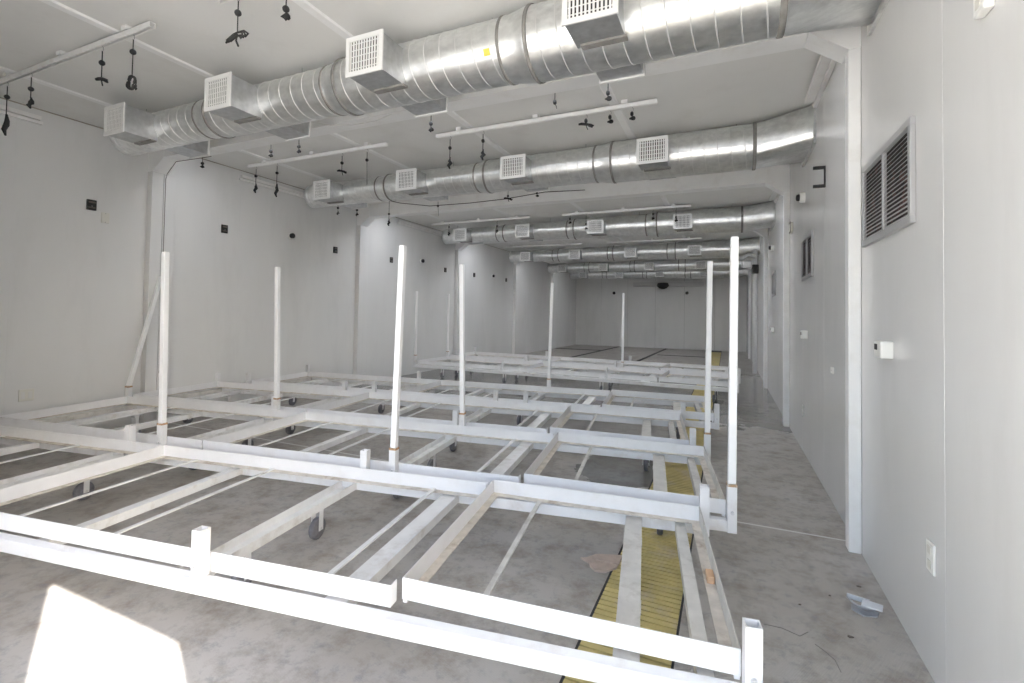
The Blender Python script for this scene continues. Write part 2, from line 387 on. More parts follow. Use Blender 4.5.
# a diffuser box on the doorway side, local origin on its face centre
D_MESH['box'] = MB().box(-BW/2, BW/2, .012, .30, -BH/2, BH/2).mesh('diffuser_box', M_BOX)
fr = MB(); e = .032; w2, h2 = BW/2+.012, BH/2+.012
fr.box(-w2, w2, 0, .012, h2-e, h2).box(-w2, w2, 0, .012, -h2, -h2+e).box(-w2, -w2+e, 0, .012, -h2+e, h2-e).box(w2-e, w2, 0, .012, -h2+e, h2-e)
D_MESH['frm'] = fr.mesh('face_frame', M_GRILLE)
D_MESH['ins'] = MB().box(-w2+e, w2-e, .0105, .0118, -h2+e, h2-e).mesh('dark_throat', M_DARK)
gf = MB(); n = 11
for j in range(n):
    x = -w2+e + (2*w2-2*e)*(j+.5)/n; gf.box(x-.006, x+.006, .002, .006, -h2+e, h2-e)
for j in range(5):
    z = -h2+e + (2*h2-2*e)*(j+.5)/5; gf.box(-w2+e, w2-e, .0078, .0095, z-.003, z+.003)
D_MESH['fin'] = gf.mesh('fin_grid', M_GRILLE)
D_MESH['sad'] = MB().box(-BW/2+.03, BW/2+.012, .235, .285, -BH/2-.014, -BH/2).mesh('saddle_flange', M_BAND)
DLAB = ['galvanised spiral duct with a yellow sticker ahead of the first portal frame', 'galvanised spiral duct ahead of the second portal frame, white grilles below ceiling',
        'galvanised spiral duct ahead of the third portal frame', 'galvanised spiral duct ahead of the fourth portal frame',
        'galvanised spiral duct ahead of the fifth portal frame', 'galvanised spiral duct next to the end wall']
for i, y in enumerate(DUCTS):
    sx = [1.0, 1.025, 1.04, 1.062, 1.08, 1.095][i]      # the ducts further in reach a little closer to the left wall
    t = tag(empty('spiral_duct', (XR*(1-sx), y, DZ)), DLAB[i], 'duct', 'ceiling ducts'); t.scale = (sx, 1, 1)
    for k in range(4):
        ds = add('duct_section', D_MESH['seg%d' % k], t); add('spiral_seam', D_MESH['sea%d' % k], ds)
    for k in range(3):
        c = add('coupling', D_MESH['cpl%d' % k], t)
        add('sealant_band', D_MESH['ban%da' % k], c); add('sealant_band', D_MESH['ban%db' % k], c)
    add('end_cap', D_MESH['cap'], t)
    tr = add('wall_transition', D_MESH['tran'], t); add('wall_flange', D_MESH['tfl'], tr); add('sealant_band', D_MESH['tband'], tr)
    for k, x in enumerate(BOXX):
        for sgn in ((1, -1) if i < 3 else (1,)):
            o = add('diffuser_box', D_MESH['box'], t, (x if sgn == 1 else x+.02, -.43 if sgn == 1 else .36, -.05 if sgn == 1 else -.03), 0 if sgn == 1 else math.pi)
            add('face_frame', D_MESH['frm'], o); g = add('fin_grid', D_MESH['fin'], o); g['kind'] = 'stuff'
            add('dark_throat', D_MESH['ins'], o)
            if sgn == 1: add('saddle_flange', D_MESH['sad'], o)
    if i == 0:
        an = math.radians(205); st = add('sticker', MB().box(-.022, .022, -.002, .002, -.022, .022), t, (-1.44, .2085*math.cos(an), .2085*math.sin(an)), mat=mat('sticker_yellow', (.75, .68, .10), .5)); st.rotation_euler = (math.radians(25), 0, 0)
    if i < 3:
        for x in (-5.5, -3.3, -1.5, .1):
            add('hanger_wire', MB().tube([(x, 0, .16), (x, 0, H-DZ)], .003, 5), t, mat=M_STEEL)

# ------------------------------------------------------------------ rails under the ceiling and the rope hangers on them
RAILY = [2.0, 4.57, 9.14, 13.05, 16.9]
RX = [(-6.12, -3.72), (-3.02, -.60)]
def rail(y, x0, x1, label):
    t = tag(empty('hanging_rail', (0, y, 0)), label, 'rail', 'ceiling rails')
    z0 = H-.075
    b = MB().box(x0, x1, -.020, -.016, z0, z0+.041).box(x0, x1, .016, .020, z0, z0+.041).box(x0, x1, -.020, .020, z0+.037, z0+.041)
    b.box(x0, x1, -.016, -.008, z0, z0+.004).box(x0, x1, .008, .016, z0, z0+.004)
    add('channel', b, t, mat=M_RAIL)
    for x in (x0+.3, (x0+x1)/2, x1-.3): add('ceiling_bracket', MB().box(x-.03, x+.03, -.03, .03, z0+.041, H-.012 if False else H-.001), t, mat=M_RAIL)
where = ['ahead of the first duct', 'between the first and second ducts', 'between the second and third ducts', 'between the third and fourth ducts', 'between the fourth and fifth ducts']
for y, wh in zip(RAILY, where):
    rail(y, *RX[0], 'white slotted rail near the left wall ceiling ' + wh)
    rail(y, *RX[1], 'white slotted rail towards the aisle ceiling ' + wh)

rnd = random.Random(5)
def hanger(px, top, pul, bot, y, kind, label='black rope hanger dangling from the ceiling', group='rope hangers'):
    """one ratchet rope hanger in the plane Y = y; pixel rows give the heights"""
    P = on_y(px, pul, y); B = on_y(px, bot, y); T = on_y(px, top, y)
    x = P.x; zp = min(P.z, 3.33); zt = 3.392 if y in RAILY else H-.001; zb = min(B.z, zp-.06)
    t = tag(empty('rope_hanger', (x, y, zp)), label, 'rope hanger', group)
    dz = zt - zp
    add('hook', MB().tube([(0, 0, dz), (.012, 0, dz-.01), (.012, 0, dz-.03), (0, 0, dz-.04), (-.008, 0, dz-.03)], .0025, 6), t, mat=M_STEEL)
    add('top_cord', MB().tube([(0, 0, dz-.036), (0, 0, .018)], .004, 6), t, mat=M_CORD)
    pl = MB().lathe_x([(-.015, .008), (-.012, .017), (-.006, .020), (.006, .020), (.012, .017), (.015, .008)], 0, 0, 14)
    add('pulley_housing', pl, t, mat=M_BLACK)
    L = zb - zp
    if kind == 'coil':
        add('lower_cord', MB().tube([(0, 0, -.02), (0, 0, L+.09)], .004, 6), t, mat=M_CORD)
        pts = [(-.01+.045*math.cos(a), .004*math.sin(3*a), L+.045+.045*math.sin(a)) for a in [2*math.pi*i/22 for i in range(22)]]
        pts2 = [(-.008+.040*math.cos(a), .008, L+.045+.047*math.sin(a)) for a in [2*math.pi*i/22 for i in range(22)]]
        add('rope_coil', MB().tube(pts, .009, 7, True).tube(pts2, .007, 7, True), t, mat=M_CORD)
        add('rope_end', MB().tube([(.035, 0, L+.04), (.055, 0, L+.01), (.05, 0, L-.02), (.062, 0, L-.01)], .005, 6), t, mat=M_CORD)
    elif kind == 'bow':
        add('lower_cord', MB().tube([(0, 0, -.02), (0, 0, L+.03)], .004, 6), t, mat=M_CORD)
        add('rope_coil', MB().tube([(-.075, 0, L+.035), (-.05, .01, L+.04), (0, 0, L+.026), (.05, -.01, L+.008), (.075, 0, L+.0), (.06, .01, L-.006), (.02, .01, L+.012)], [.010, .014, .013, .013, .011, .008, .007], 8), t, mat=M_CORD)
        add('rope_end', MB().tube([(0, 0, L+.02), (.012, 0, L-.012), (.02, 0, L-.03)], .005, 6), t, mat=M_CORD)
    elif kind == 'fan':
        add('lower_cord', MB().tube([(0, 0, -.02), (0, 0, L+.05)], .004, 6), t, mat=M_CORD)
        b = MB()
        for q in (-1, 1):
            for rr in (.10, .075, .05):
                b.tube([(0, 0, L+.05), (q*rr*.5, .01, L+.055), (q*rr, 0, L+.02), (q*rr*.9, -.01, L-.002), (q*rr*.5, 0, L+.02), (0, 0, L+.03)], .006, 6)
        add('rope_coil', b, t, mat=M_CORD)
        add('rope_end', MB().tube([(0, 0, L+.04), (-.01, 0, L), (.012, 0, L-.04)], .006, 6), t, mat=M_CORD)
    elif kind == 'cord':
        add('lower_cord', MB().tube([(0, 0, -.02), (rnd.uniform(-.02, .02), 0, L*.5), (rnd.uniform(-.02, .02), 0, L)], .003, 6), t, mat=M_CORD)
    else:
        add('lower_cord', MB().tube([(0, 0, -.02), (0, 0, L*.6)], .004, 6), t, mat=M_CORD)
        add('rope_coil', MB().tube([(.006, 0, L*.45), (-.012, .012, L*.6), (.014, 0, L*.72), (-.010, -.008, L*.85), (.004, 0, L)], [.008, .018, .021, .018, .007], 8), t, mat=M_CORD)
L1 = 'black rope hanger before the first duct'
hanger(7, 85, 97, 135, 2.0, 'hang', L1 + ', long rope bundle closest to the left wall', 'rope hangers before the first duct')
hanger(31, 75, 89, 108, 2.0, 'hang', L1 + ', short rope bundle on the left rail', 'rope hangers before the first duct')
hanger(102, 48, 63, 82, 2.0, 'bow', L1 + ', rope tied crosswise', 'rope hangers before the first duct')
hanger(133, 37, 52, 88, 2.0, 'coil', L1 + ', rope coiled in a ring', 'rope hangers before the first duct')
hanger(238, -20, 13, 40, 2.0, 'fan', 'black rope hanger with looped rope spread like a bow before the first duct', 'rope hangers before the first duct')
hanger(286, -22, 9, 20, 2.0, 'hang', 'small black rope hanger above the first duct, short rope end', 'rope hangers before the first duct')
ORD = ['first', 'second', 'third', 'fourth', 'fifth', 'sixth', 'seventh', 'eighth', 'ninth']
def hanger_row(items, y, where_, group):
    for o_, a in zip(ORD, items):
        hanger(*a[:4], y, a[4], 'black rope hanger, %s from the left wall, %s' % (o_, where_), group)
hanger_row([(256, 165, 176, 193, 'hang'), (277, 163, 173, 197, 'hang'), (342, 152, 163, 173, 'bow'), (367, 152, 160, 185, 'cord'),
            (450, 138, 148, 169, 'hang'), (483, 131, 141, 160, 'hang'), (586, 110, 119, 126, 'bow'), (610, 106, 112, 119, 'hang'), (632, 104, 110, 120, 'hang')],
           4.57, 'on the rails between first and second ducts', 'rope hangers between first and second ducts')
hanger_row([(203, 138, 148, 158, 'hang'), (271, 136, 148, 157, 'hang'), (299, 124, 141, 153, 'hang'), (431, 113, 122, 132, 'hang'), (555, 84, 90, 103, 'cord'), (608, 84, 92, 101, 'hang')],
           4.06, 'just behind the first portal frame', 'rope hangers behind the first frame')
hanger_row([(338, 203, 208, 215, 'hang'), (357, 204, 210, 216, 'hang')], 6.35, 'beside the left end of the second duct', 'rope hangers beside the second duct')
hanger_row([(389, 186, 214, 226, 'hang'), (438, 200, 206, 216, 'cord'), (508, 191, 196, 200, 'bow'), (537, 189, 193, 197, 'hang')],
           7.0, 'just ahead of the second portal frame', 'rope hangers ahead of the second frame')
hanger_row([(449, 222, 227, 236, 'hang'), (497, 219, 226, 233, 'hang'), (570, 215, 219, 224, 'hang'), (586, 216, 224, 230, 'hang'), (653, 209, 214, 220, 'hang'), (676, 208, 217, 222, 'hang')],
           9.14, 'between the second and third ducts', 'rope hangers between second and third ducts')

# a drooping cable behind the second duct
tag(add('drooping_cable', MB().tube([on_y(x, yy, 6.75) for x, yy in [(372, 197), (400, 203), (430, 206), (470, 203), (505, 199), (545, 192), (585, 190)]], .006, 6), mat=M_CORD),
    'thin dark cable drooping below the second duct', 'cable')
tag(add('drooping_cable', MB().tube([on_y(x, yy, 3.50) for x, yy in [(312, 122), (330, 125), (352, 125), (375, 121), (392, 114)]], .006, 6), mat=M_RAIL),
    'thin pale cable drooping behind the first duct', 'cable')
tag(add('wall_cable', MB().tube([(XL+.105, 3.69, 0.6), (XL+.105, 3.69, 3.04), (XL+.13, 3.69, 3.10), (XL+.30, 3.69, 3.235), (XL+.9, 3.735, 3.243)], .004, 6), mat=M_DEBRIS),
    'dark cable running up the left column of the first portal frame', 'cable')

# channels in the wall and ceiling corners
def corner_channel(x, y0, y1, z, side, label):
    w_ = .045 if side < 0 else .10
    t = tag(empty('wire_channel', (x, 0, z)), label, 'channel', 'corner channels')
    add('lower_profile', MB().box(0 if side < 0 else -.03, .03 if side < 0 else 0, y0, y1, -.035, -.004), t, mat=M_RAIL)
    add('upper_profile', MB().box(0 if side < 0 else -w_, w_ if side < 0 else 0, y0+.02, y1-.02, .004, .045), t, mat=M_RAIL)
corner_channel(XL+.001, 1.2, 2.52, 3.34, -1, 'white double channel high on the left wall before the first duct')
corner_channel(XL+.001, 4.75, 5.95, 3.35, -1, 'white double channel high on the left wall between first and second frames')
corner_channel(XL+.001, 8.45, 10.2, 3.37, -1, 'white double channel high on the left wall between second and third frames')
corner_channel(XR-.001, 4.15, 5.14, 3.40, 1, 'white double channel high on the right wall between first and second frames')
corner_channel(XR-.001, 8.3, 9.2, 3.40, 1, 'white double channel high on the right wall between second and third frames')

# ------------------------------------------------------------------ right wall fittings
def louvre(y0, y1, z0, z1, label, n=19, cov=1.0):
    t = tag(empty('louvred_vent', (XR, (y0+y1)/2, (z0+z1)/2)), label, 'vent', 'louvred wall vents')
    hy, hz = (y1-y0)/2, (z1-z0)/2; e = .035; d = .022
    add('back_plate', MB().box(-.004, -.001, -hy+.01, hy-.01, -hz+.01, hz-.01), t, mat=M_LOUVIN)
    for bx in [(-hy, hy, hz-e, hz), (-hy, hy, -hz, -hz+e), (-hy, -hy+e, -hz+e, hz-e), (hy-e, hy, -hz+e, hz-e), (-.012, .012, -hz+e, hz-e)]:
        add('frame_bar', MB().box(-d, -.001, bx[0], bx[1], bx[2], bx[3]), t, mat=M_LFRAME, bevel=.003)
    step = (2*hz-2*e)/n
    for j in range(n):
        z = -hz+e+step*(j+.5)
        for a, b in ((-hy+e, -.012), (.012, hy-e)):
            me = MB().prism([(-.0195, z-step*.42*cov), (-.0180, z-step*.42*cov), (-.0055, z+step*.36*cov), (-.0070, z+step*.36*cov)], 'y', a, b)
            add('slat', me, t, mat=M_LOUVRE)
louvre(2.61, 3.44, 1.84, 2.31, 'largest grey louvred vent, above the white thermostat on the right wall')
louvre(5.30, 6.00, 1.82, 2.26, 'grey louvred vent between the first and second portal frames', 13, .4)
louvre(9.15, 9.75, 1.80, 2.22, 'grey louvred vent between the second and third portal frames', 9, .4)

def wall_box(name, x, y, z, sx, sy, sz, m_, label, cat, detail=None, group=None):
    s = 1 if x > 0 else -1
    t = tag(empty(name, (x, y, z)), label, cat, group)
    add('cover', MB().box(min(-s*sx, -s*.0005), max(-s*sx, -s*.0005), -sy/2, sy/2, -sz/2, sz/2), t, mat=m_, bevel=min(.006, sx*.3))
    if detail:
        for (nm, dy, dz, wy, wz, dm) in detail:
            add(nm, MB().box(min(-s*(sx+.002), -s*(sx-.004)), max(-s*(sx+.002), -s*(sx-.004)), dy-wy/2, dy+wy/2, dz-wz/2, dz+wz/2), t, mat=dm)
    return t
wall_box('thermostat', XR, 2.98, 1.265, .055, .115, .085, M_PLASTIC, 'white box thermostat on the right wall near the first column', 'thermostat', [('display', .02, .012, .045, .03, M_DARK)])
wall_box('wall_outlet', XR, 2.45, .475, .010, .075, .118, M_PLASTIC, 'white double wall outlet low on the right wall', 'outlet', [('socket', 0, .028, .034, .030, M_IVORY), ('socket', 0, -.028, .034, .030, M_IVORY)])
wall_box('wall_sensor', XR, 1.96, 2.42, .03, .07, .07, M_PLASTIC, 'small white sensor high on the right wall before the first column', 'sensor', [('lens', 0, 0, .03, .03, M_IVORY)])
wall_box('switch_plate', XR, 5.73, 1.25, .05, .13, .085, M_PLASTIC, 'white boxed thermostat below the second louvred vent', 'thermostat', [('display', .02, .01, .04, .03, M_DARK)])
wall_box('switch_plate', XR, 9.5, 1.21, .05, .12, .09, M_PLASTIC, 'white boxed thermostat below the third louvred vent', 'thermostat', [('display', .02, .01, .04, .03, M_DARK)])
wall_box('blank_plate', XR, 4.40, 1.02, .012, .07, .05, M_PLASTIC, 'tiny white cover plate behind the first right column', 'plate', [('screw', 0, 0, .008, .008, M_STEEL)])
wall_box('wall_outlet', XR, 5.95, .44, .010, .07, .118, M_PLASTIC, 'white wall outlet low between first and second right columns', 'outlet', [('socket', 0, .028, .034, .030, M_IVORY), ('socket', 0, -.028, .034, .030, M_IVORY)])
wall_box('junction_box', XR, 6.95, 2.56, .03, .12, .13, M_IVORY, 'pale junction box outlined in black beside the second right column', 'junction box', [('black_edge', 0, .058, .12, .014, M_BLACK), ('black_edge', 0, -.058, .12, .014, M_BLACK), ('black_edge', -.053, 0, .012, .12, M_BLACK)])
def round_sensor(y, z, label):
    t = tag(empty('camera_dome', (XR, y, z)), label, 'sensor', 'round wall sensors')
    add('base', MB().lathe_x([(-.05, .045), (-.045, .055), (-.001, .055)], 0, 0, 20), t, mat=M_PLASTIC)
    add('lens', MB().lathe_x([(-.085, .012), (-.08, .030), (-.065, .036), (-.05, .036)], 0, 0, 18), t, mat=M_BLACK)
round_sensor(5.88, 2.70, 'white round wall sensor above the second louvred vent')
round_sensor(9.54, 2.65, 'white round wall sensor above the third louvred vent')
hk = tag(empty('wall_hook', (XR, 4.72, 2.61)), 'black angular bracket high on the right wall behind first column', 'bracket')
add('back_bar', MB().box(-.012, -.001, -.012, .012, -.09, .09), hk, mat=M_BLACK)
add('arm', MB().box(-.09, -.012, -.012, .012, .066, .09), hk, mat=M_BLACK)
add('arm', MB().box(-.09, -.012, -.012, .012, -.09, -.066), hk, mat=M_BLACK)

# ------------------------------------------------------------------ left wall fittings
def black_box(px, py, label):
    p = on_x(px, py, XL)
    t = tag(empty('black_outlet', (XL, p.y, p.z)), label, 'outlet', 'black boxes on the left wall')
    add('cover', MB().box(.0005, .022, -.045, .045, -.058, .058), t, mat=M_BLACK, bevel=.004)
    for dz in (-.03, 0, .03): add('socket_row', MB().box(.022, .024, -.034, .034, dz-.009, dz+.009), t, mat=M_DEBRIS if dz else M_DARK)
    if True: add('screw', MB().box(.022, .026, -.005, .005, -.018, -.010), t, mat=M_STEEL)
BB = 'black outlet box on the left wall '
for px, py, lab in [(91, 205, BB+'before the first portal frame'), (224, 229, BB+'just after the first portal frame'), (335, 250, BB+'just before the second portal frame'),
                    (391, 260, BB+'just after the second portal frame'), (445, 270, BB+'just before the third portal frame'), (474, 275, BB+'just after the third portal frame'), (506, 280, BB+'just before the fourth portal frame')]:
    black_box(px, py, lab)
def left_round(px, py, label):
    p = on_x(px, py, XL); t = tag(empty('camera_dome', (XL, p.y, p.z)), label, 'sensor', 'round sensors on the left wall')
    add('base', MB().lathe_x([(.001, .05), (.03, .05), (.035, .042)], 0, 0, 18), t, mat=M_PLASTIC)
    add('lens', MB().lathe_x([(.035, .042), (.075, .042), (.09, .02)], 0, 0, 18), t, mat=M_BLACK)
left_round(290, 236, 'round black sensor on the left wall between first and second frames')
left_round(421, 261, 'round black sensor on the left wall between second and third frames')
left_round(492, 276, 'round black sensor on the left wall between third and fourth frames')
p = on_x(105, 218, XL); wall_box('blank_plate', XL, p.y, p.z, .010, .08, .12, M_IVORY, 'pale blank cover plate below a black outlet box, left wall', 'plate', [('screw', 0, .05, .008, .008, M_STEEL), ('screw', 0, -.05, .008, .008, M_STEEL)])
p = on_x(26, 395, XL); wall_box('wall_outlet', XL, p.y, p.z, .012, .12, .12, M_IVORY, 'square pale outlet low on the left wall', 'outlet', [('socket', -.028, 0, .03, .07, M_JOINT), ('socket', .028, 0, .03, .07, M_JOINT)])

# back wall unit
bu = tag(empty('wall_unit', (0, YB, 0)), 'long grey wall unit high on the end wall with dark fan', 'cooling unit')
add('casing', MB().box(-3.85, -.9, -.22, -.001, 2.72, 2.92), bu, mat=M_LOUVRE, bevel=.01)
add('fan_cowl', MB().lathe_z([(2.60, .05), (2.64, .16), (2.74, .26), (2.86, .22)], -2.55, -.35, 18), bu, mat=M_DARK)
add('fan_mount', MB().box(-2.62, -2.48, -.36, -.20, 2.82, 2.88), bu, mat=M_DARK)
for px, lab in ((614, 'round black sensor on the end wall nearer the left wall'), (687, 'round black sensor on the end wall nearer the aisle')):
    p = on_y(px, 293, YB); t = tag(empty('wall_sensor', (p.x, YB, p.z), math.pi/2), lab, 'sensor', 'sensors on the end wall')
    add('base', MB().lathe_x([(-.03, .06), (-.001, .07)], 0, 0, 14), t, mat=M_BLACK); add('lens', MB().lathe_x([(-.07, .03), (-.03, .05)], 0, 0, 14), t, mat=M_DARK)
# pipe cluster at the far right
pc = tag(empty('pipe_cluster', (XR, 13.2, 2.5)), 'grey pipes and valves on the right wall between third and fourth frames', 'pipes')
add('vertical_pipe', MB().tube([(-.12, 0, -2.45), (-.12, 0, .60)], .05, 12), pc, mat=M_LOUVRE)
add('elbow_pipe', MB().tube([(-.12, 0, .42), (-.30, -.1, .46), (-.45, -.2, .36), (-.60, -.25, .40)], .06, 12), pc, mat=M_DUCT)
add('valve', MB().box(-.42, -.20, -.30, -.10, .12, .30), pc, mat=M_LOUVRE, bevel=.02)
add('valve', MB().box(-.20, -.05, -.10, .08, .0, .22), pc, mat=M_DARK, bevel=.02)

# ------------------------------------------------------------------ rolling benches
DV = 1.20; LU = 6.12; STN = [0.0, 2.04, 4.08, 6.12]
ZT0, ZT1 = .255, .315          # long tubes
RZ0, RZ1 = .322, .402          # tray rims
STUB_TOP = .51
B_MESH = {}
def bm(key, mb, name, m_): B_MESH[key] = mb.mesh(name, m_)
bm('tube', MB().box(-LU, 0, -.025, .025, ZT0, ZT1), 'long_tube', M_BENCH)
bm('endtube', MB().box(-.025, .025, .025, DV-.025, ZT0, ZT1-.006), 'end_tube', M_JOIST)
def cchan(w, h=.05, t=.006):   # channel joist, open upwards, along v
    return MB().box(-w/2, w/2, .025, DV-.025, ZT0+.004, ZT0+.004+t).box(-w/2, -w/2+t, .025, DV-.025, ZT0+.004+t, ZT0+h).box(w/2-t, w/2, .025, DV-.025, ZT0+.004+t, ZT0+h)
def flatjoist(w): return MB().box(-w/2, w/2, .025, DV-.025, ZT0+.008, ZT1-.006)
bm('jw', flatjoist(.085), 'joist', M_JOIST)
bm('jw2', flatjoist(.095), 'joist', M_JOISTW)
bm('jc', cchan(.115), 'channel_joist', M_JOISTW)
bm('jt', flatjoist(.06), 'joist', M_JOISTW)
bm('bar', MB().box(-.012, .012, .04, DV-.04, RZ0+.004, RZ0+.012), 'tray_bar', M_JOISTW)
bm('bard', MB().box(-.012, .012, .078, DV-.04, RZ0+.004, RZ0+.012), 'tray_bar', M_JOIST)
so, si = .0235, .0195
def ring(z0, z1):
    b = MB(); o = [(-so, -so), (so, -so), (so, so), (-so, so)]; i = [(-si, -si), (si, -si), (si, si), (-si, si)]
    vs = [(x, y, z) for z in (z0, z1) for q in (o, i) for x, y in q]
    fs = []
    for k in range(4):
        n = (k+1) % 4
        fs += [(k, n, 8+n, 8+k), (4+n, 4+k, 12+k, 12+n), (8+k, 8+n, 12+n, 12+k), (n, k, 4+k, 4+n)]
    return b._add(vs, fs)
bm('stub', ring(ZT1, STUB_TOP), 'stub_post', M_BENCH)
bm('estub', ring(ZT0-.004, STUB_TOP), 'stub_post', M_BENCH)
rb = MB(); q = so+.0015
for z_ in ((STUB_TOP-.012, STUB_TOP+.002),):
    rb.box(-q, q, -q, -so+.0002, *z_).box(-q, q, so-.0002, q, *z_).box(-q, -so+.0002, -so, so, *z_).box(so-.0002, q, -so, so, *z_)
bm('rust', rb, 'rust_band', M_RUST)
bolt = MB().tube([(0, 0, 0), (0, -.012, 0)], .009, 8)
bm('bolt', bolt, 'bolt', M_FORK)
# caster
ck = MB(); ck.box(-.045, .045, -.045, .045, ZT0-.008, ZT0)
bm('cplate', ck, 'caster_plate', M_FORK)
fk = MB(); fk.box(-.030, -.025, -.018, .018, .055, ZT0-.03).box(.025, .030, -.018, .018, .055, ZT0-.03).box(-.030, .030, -.025, .025, ZT0-.03, ZT0-.008)
bm('cfork', fk, 'fork', M_BENCH)
bm('cwheel', MB().lathe_x([(-.020, .030), (-.018, .058), (-.012, .0645), (.012, .0645), (.018, .058), (.020, .030)], 0, .0645, 24), 'wheel', M_WHEEL)
bm('chub', MB().lathe_x([(-.031, .010), (.031, .010)], 0, .0645, 10), 'axle', M_FORK)
# tray rim angles (vertical flange outwards, horizontal flange inwards)
TR = [(0.001, 1.168), (1.186, 3.70), (3.715, 6.115)]
V0, V1 = .032, DV-.032; TK = .004; FL = .045
def rims(k):
    a, b = -TR[k][1], -TR[k][0]
    dz = .005 if k == 0 else 0
    z0, z1 = RZ0+dz, RZ1+dz
    out = {}
    out['near'] = MB().box(a, b, V0, V0+TK, z0, z1); out['nf'] = MB().box(a+FL, b-FL, V0+TK, V0+FL, z0, z0+TK)
    out['far'] = MB().box(a, b, V1-TK, V1, z0, z1); out['ff'] = MB().box(a+FL, b-FL, V1-FL, V1-TK, z0, z0+TK)
    out['left'] = MB().box(a, a+TK, V0+TK, V1-TK, z0, z1); out['lf'] = MB().box(a+TK, a+FL, V0+TK, V1-TK, z0, z0+TK)
    if k == 0:
        out['right'] = MB().box(b-TK, b, V0+TK, V1-TK, z0, z1); out['rf'] = MB().box(b-FL, b-TK, V0+TK, V1-TK, z0, z0+TK)
    else:          # open towards the next tray: only short returns
        out['ret1'] = MB().box(b-TK, b, V0+TK, V0+.045, z0, z1); out['ret2'] = MB().box(b-TK, b, V1-.045, V1-TK, z0, z1)
    if dz:
        for key, (x, y) in dict(f1=(a+.01, V0+.012), f2=(b-.01, V0+.012), f3=(a+.01, V1-.012), f4=(b-.01, V1-.012)).items():
            out[key] = MB().box(x-.008, x+.008, y-.008, y+.008, ZT1-.002, z0)
    if k == 0:      # the short tray sits a little askew on its bench
        for b_ in out.values(): b_.v = [(p[0], p[1] - .046*p[0], p[2]) for p in b_.v]
    return out
for k in range(3):
    for key, mb in rims(k).items():
        bm('rim%d%s' % (k, key), mb, 'rim_flange' if key in ('nf', 'ff', 'lf', 'rf') else ('tray_foot' if key[0] == 'f' and key[1:].isdigit() else 'tray_rim'),
           M_FLANGE if key in ('nf', 'ff', 'lf', 'rf') else (M_JOIST if (k == 0 and key == 'right') else M_RIM))
JOISTS = [('jw', .34), ('jw2', 1.42), ('jc', 2.14), ('jt', 3.02), ('jw2', 3.90), ('jc', 4.16), ('jt', 5.05), ('jw2', 5.75)]
BARS = [('bard', .87), ('bar', 1.53), ('bar', 2.72), ('bar', 3.38), ('bar', 4.55), ('bar', 5.40)]
CAST = [.34, 2.24, 4.24, 5.75]
BENCHES = []
def make_bench(px, py, ang, label, poles=()):
    t = tag(empty('rolling_bench', (px, py, 0), ang), label, 'bench', 'rolling grow benches')
    bv = .003
    for v in (0, DV): add('long_tube', B_MESH['tube'], t, (0, v, 0), bevel=.004)
    for u in (.10, LU-.06): add('end_tube', B_MESH['endtube'], t, (-u, 0, 0))
    for key, u in JOISTS: add('channel_joist' if key == 'jc' else 'joist', B_MESH[key], t, (-u, 0, 0))
    for key, u in BARS: add('tray_bar', B_MESH[key], t, (-u, 0, 0))
    for k in range(3):
        par = {}
        for key in ('near', 'far', 'left') + (('right',) if k == 0 else ()): par[key[0]] = add('tray_rim', B_MESH['rim%d%s' % (k, key)], t)
        for key in ('nf', 'ff', 'lf') + (('rf',) if k == 0 else ()): add('rim_flange', B_MESH['rim%d%s' % (k, key)], par[key[0]])
        if k: add('rim_return', B_MESH['rim%dret1' % k], par['n']); add('rim_return', B_MESH['rim%dret2' % k], par['f'])
        if k == 0:
            for key in ('f1', 'f2', 'f3', 'f4'): add('tray_foot', B_MESH['rim0' + key], t)
    for si_, u in enumerate(STN):
        for v in (0, DV):
            end = u in (0.0, LU)
            x = {0.0: .024, LU: -LU-.024}.get(u, -u)
            s = add('stub_post', B_MESH['estub' if end else 'stub'], t, (x, v, 0))
            if (0 if v == 0 else 1, si_) in poles: add('rust_band', B_MESH['rust'], s)
            add('bolt', B_MESH['bolt'], s, (.0, -.025 if v == 0 else .037, .36))
    for u in CAST:
        for v in (.43, 1.0):
            c = add('caster_plate', B_MESH['cplate'], t, (-u, v, 0))
            c['label'] = 'swivel caster under the bench'
            add('fork', B_MESH['cfork'], c); add('wheel', B_MESH['cwheel'], c); add('axle', B_MESH['chub'], c)
    BENCHES.append((px, py, ang)); return t
def station(b, side, k):
    px, py, a = BENCHES[b]; u = STN[k]; x = {0.0: .024, LU: -LU-.024}.get(u, -u); v = DV*side
    return Vector((px + x*math.cos(a) - v*math.sin(a), py + x*math.sin(a) + v*math.cos(a), 0))
make_bench(.050, 1.612, .150, 'white rolling bench frame without poles, closest to the sun patch')
make_bench(.005, 2.900, .137, 'white rolling bench frame holding tall poles along both long sides', {(0, 0), (0, 1), (0, 2), (1, 0), (1, 1), (1, 2), (1, 3)})
make_bench(-.27, 4.165, .140, 'white rolling bench frame without poles, behind the bench with many poles')
make_bench(-.115, 5.46, .118, 'white rolling bench frame with one pole, bordering the gap of open floor', {(1, 1)})
make_bench(.13, 8.22, -.04, 'white rolling bench frame past the open floor gap, poles at its left-wall end', {(0, 3), (1, 3), (1, 1)})
make_bench(-.02, 9.66, -.06, 'white rolling bench frame farthest from the sun patch, without poles')

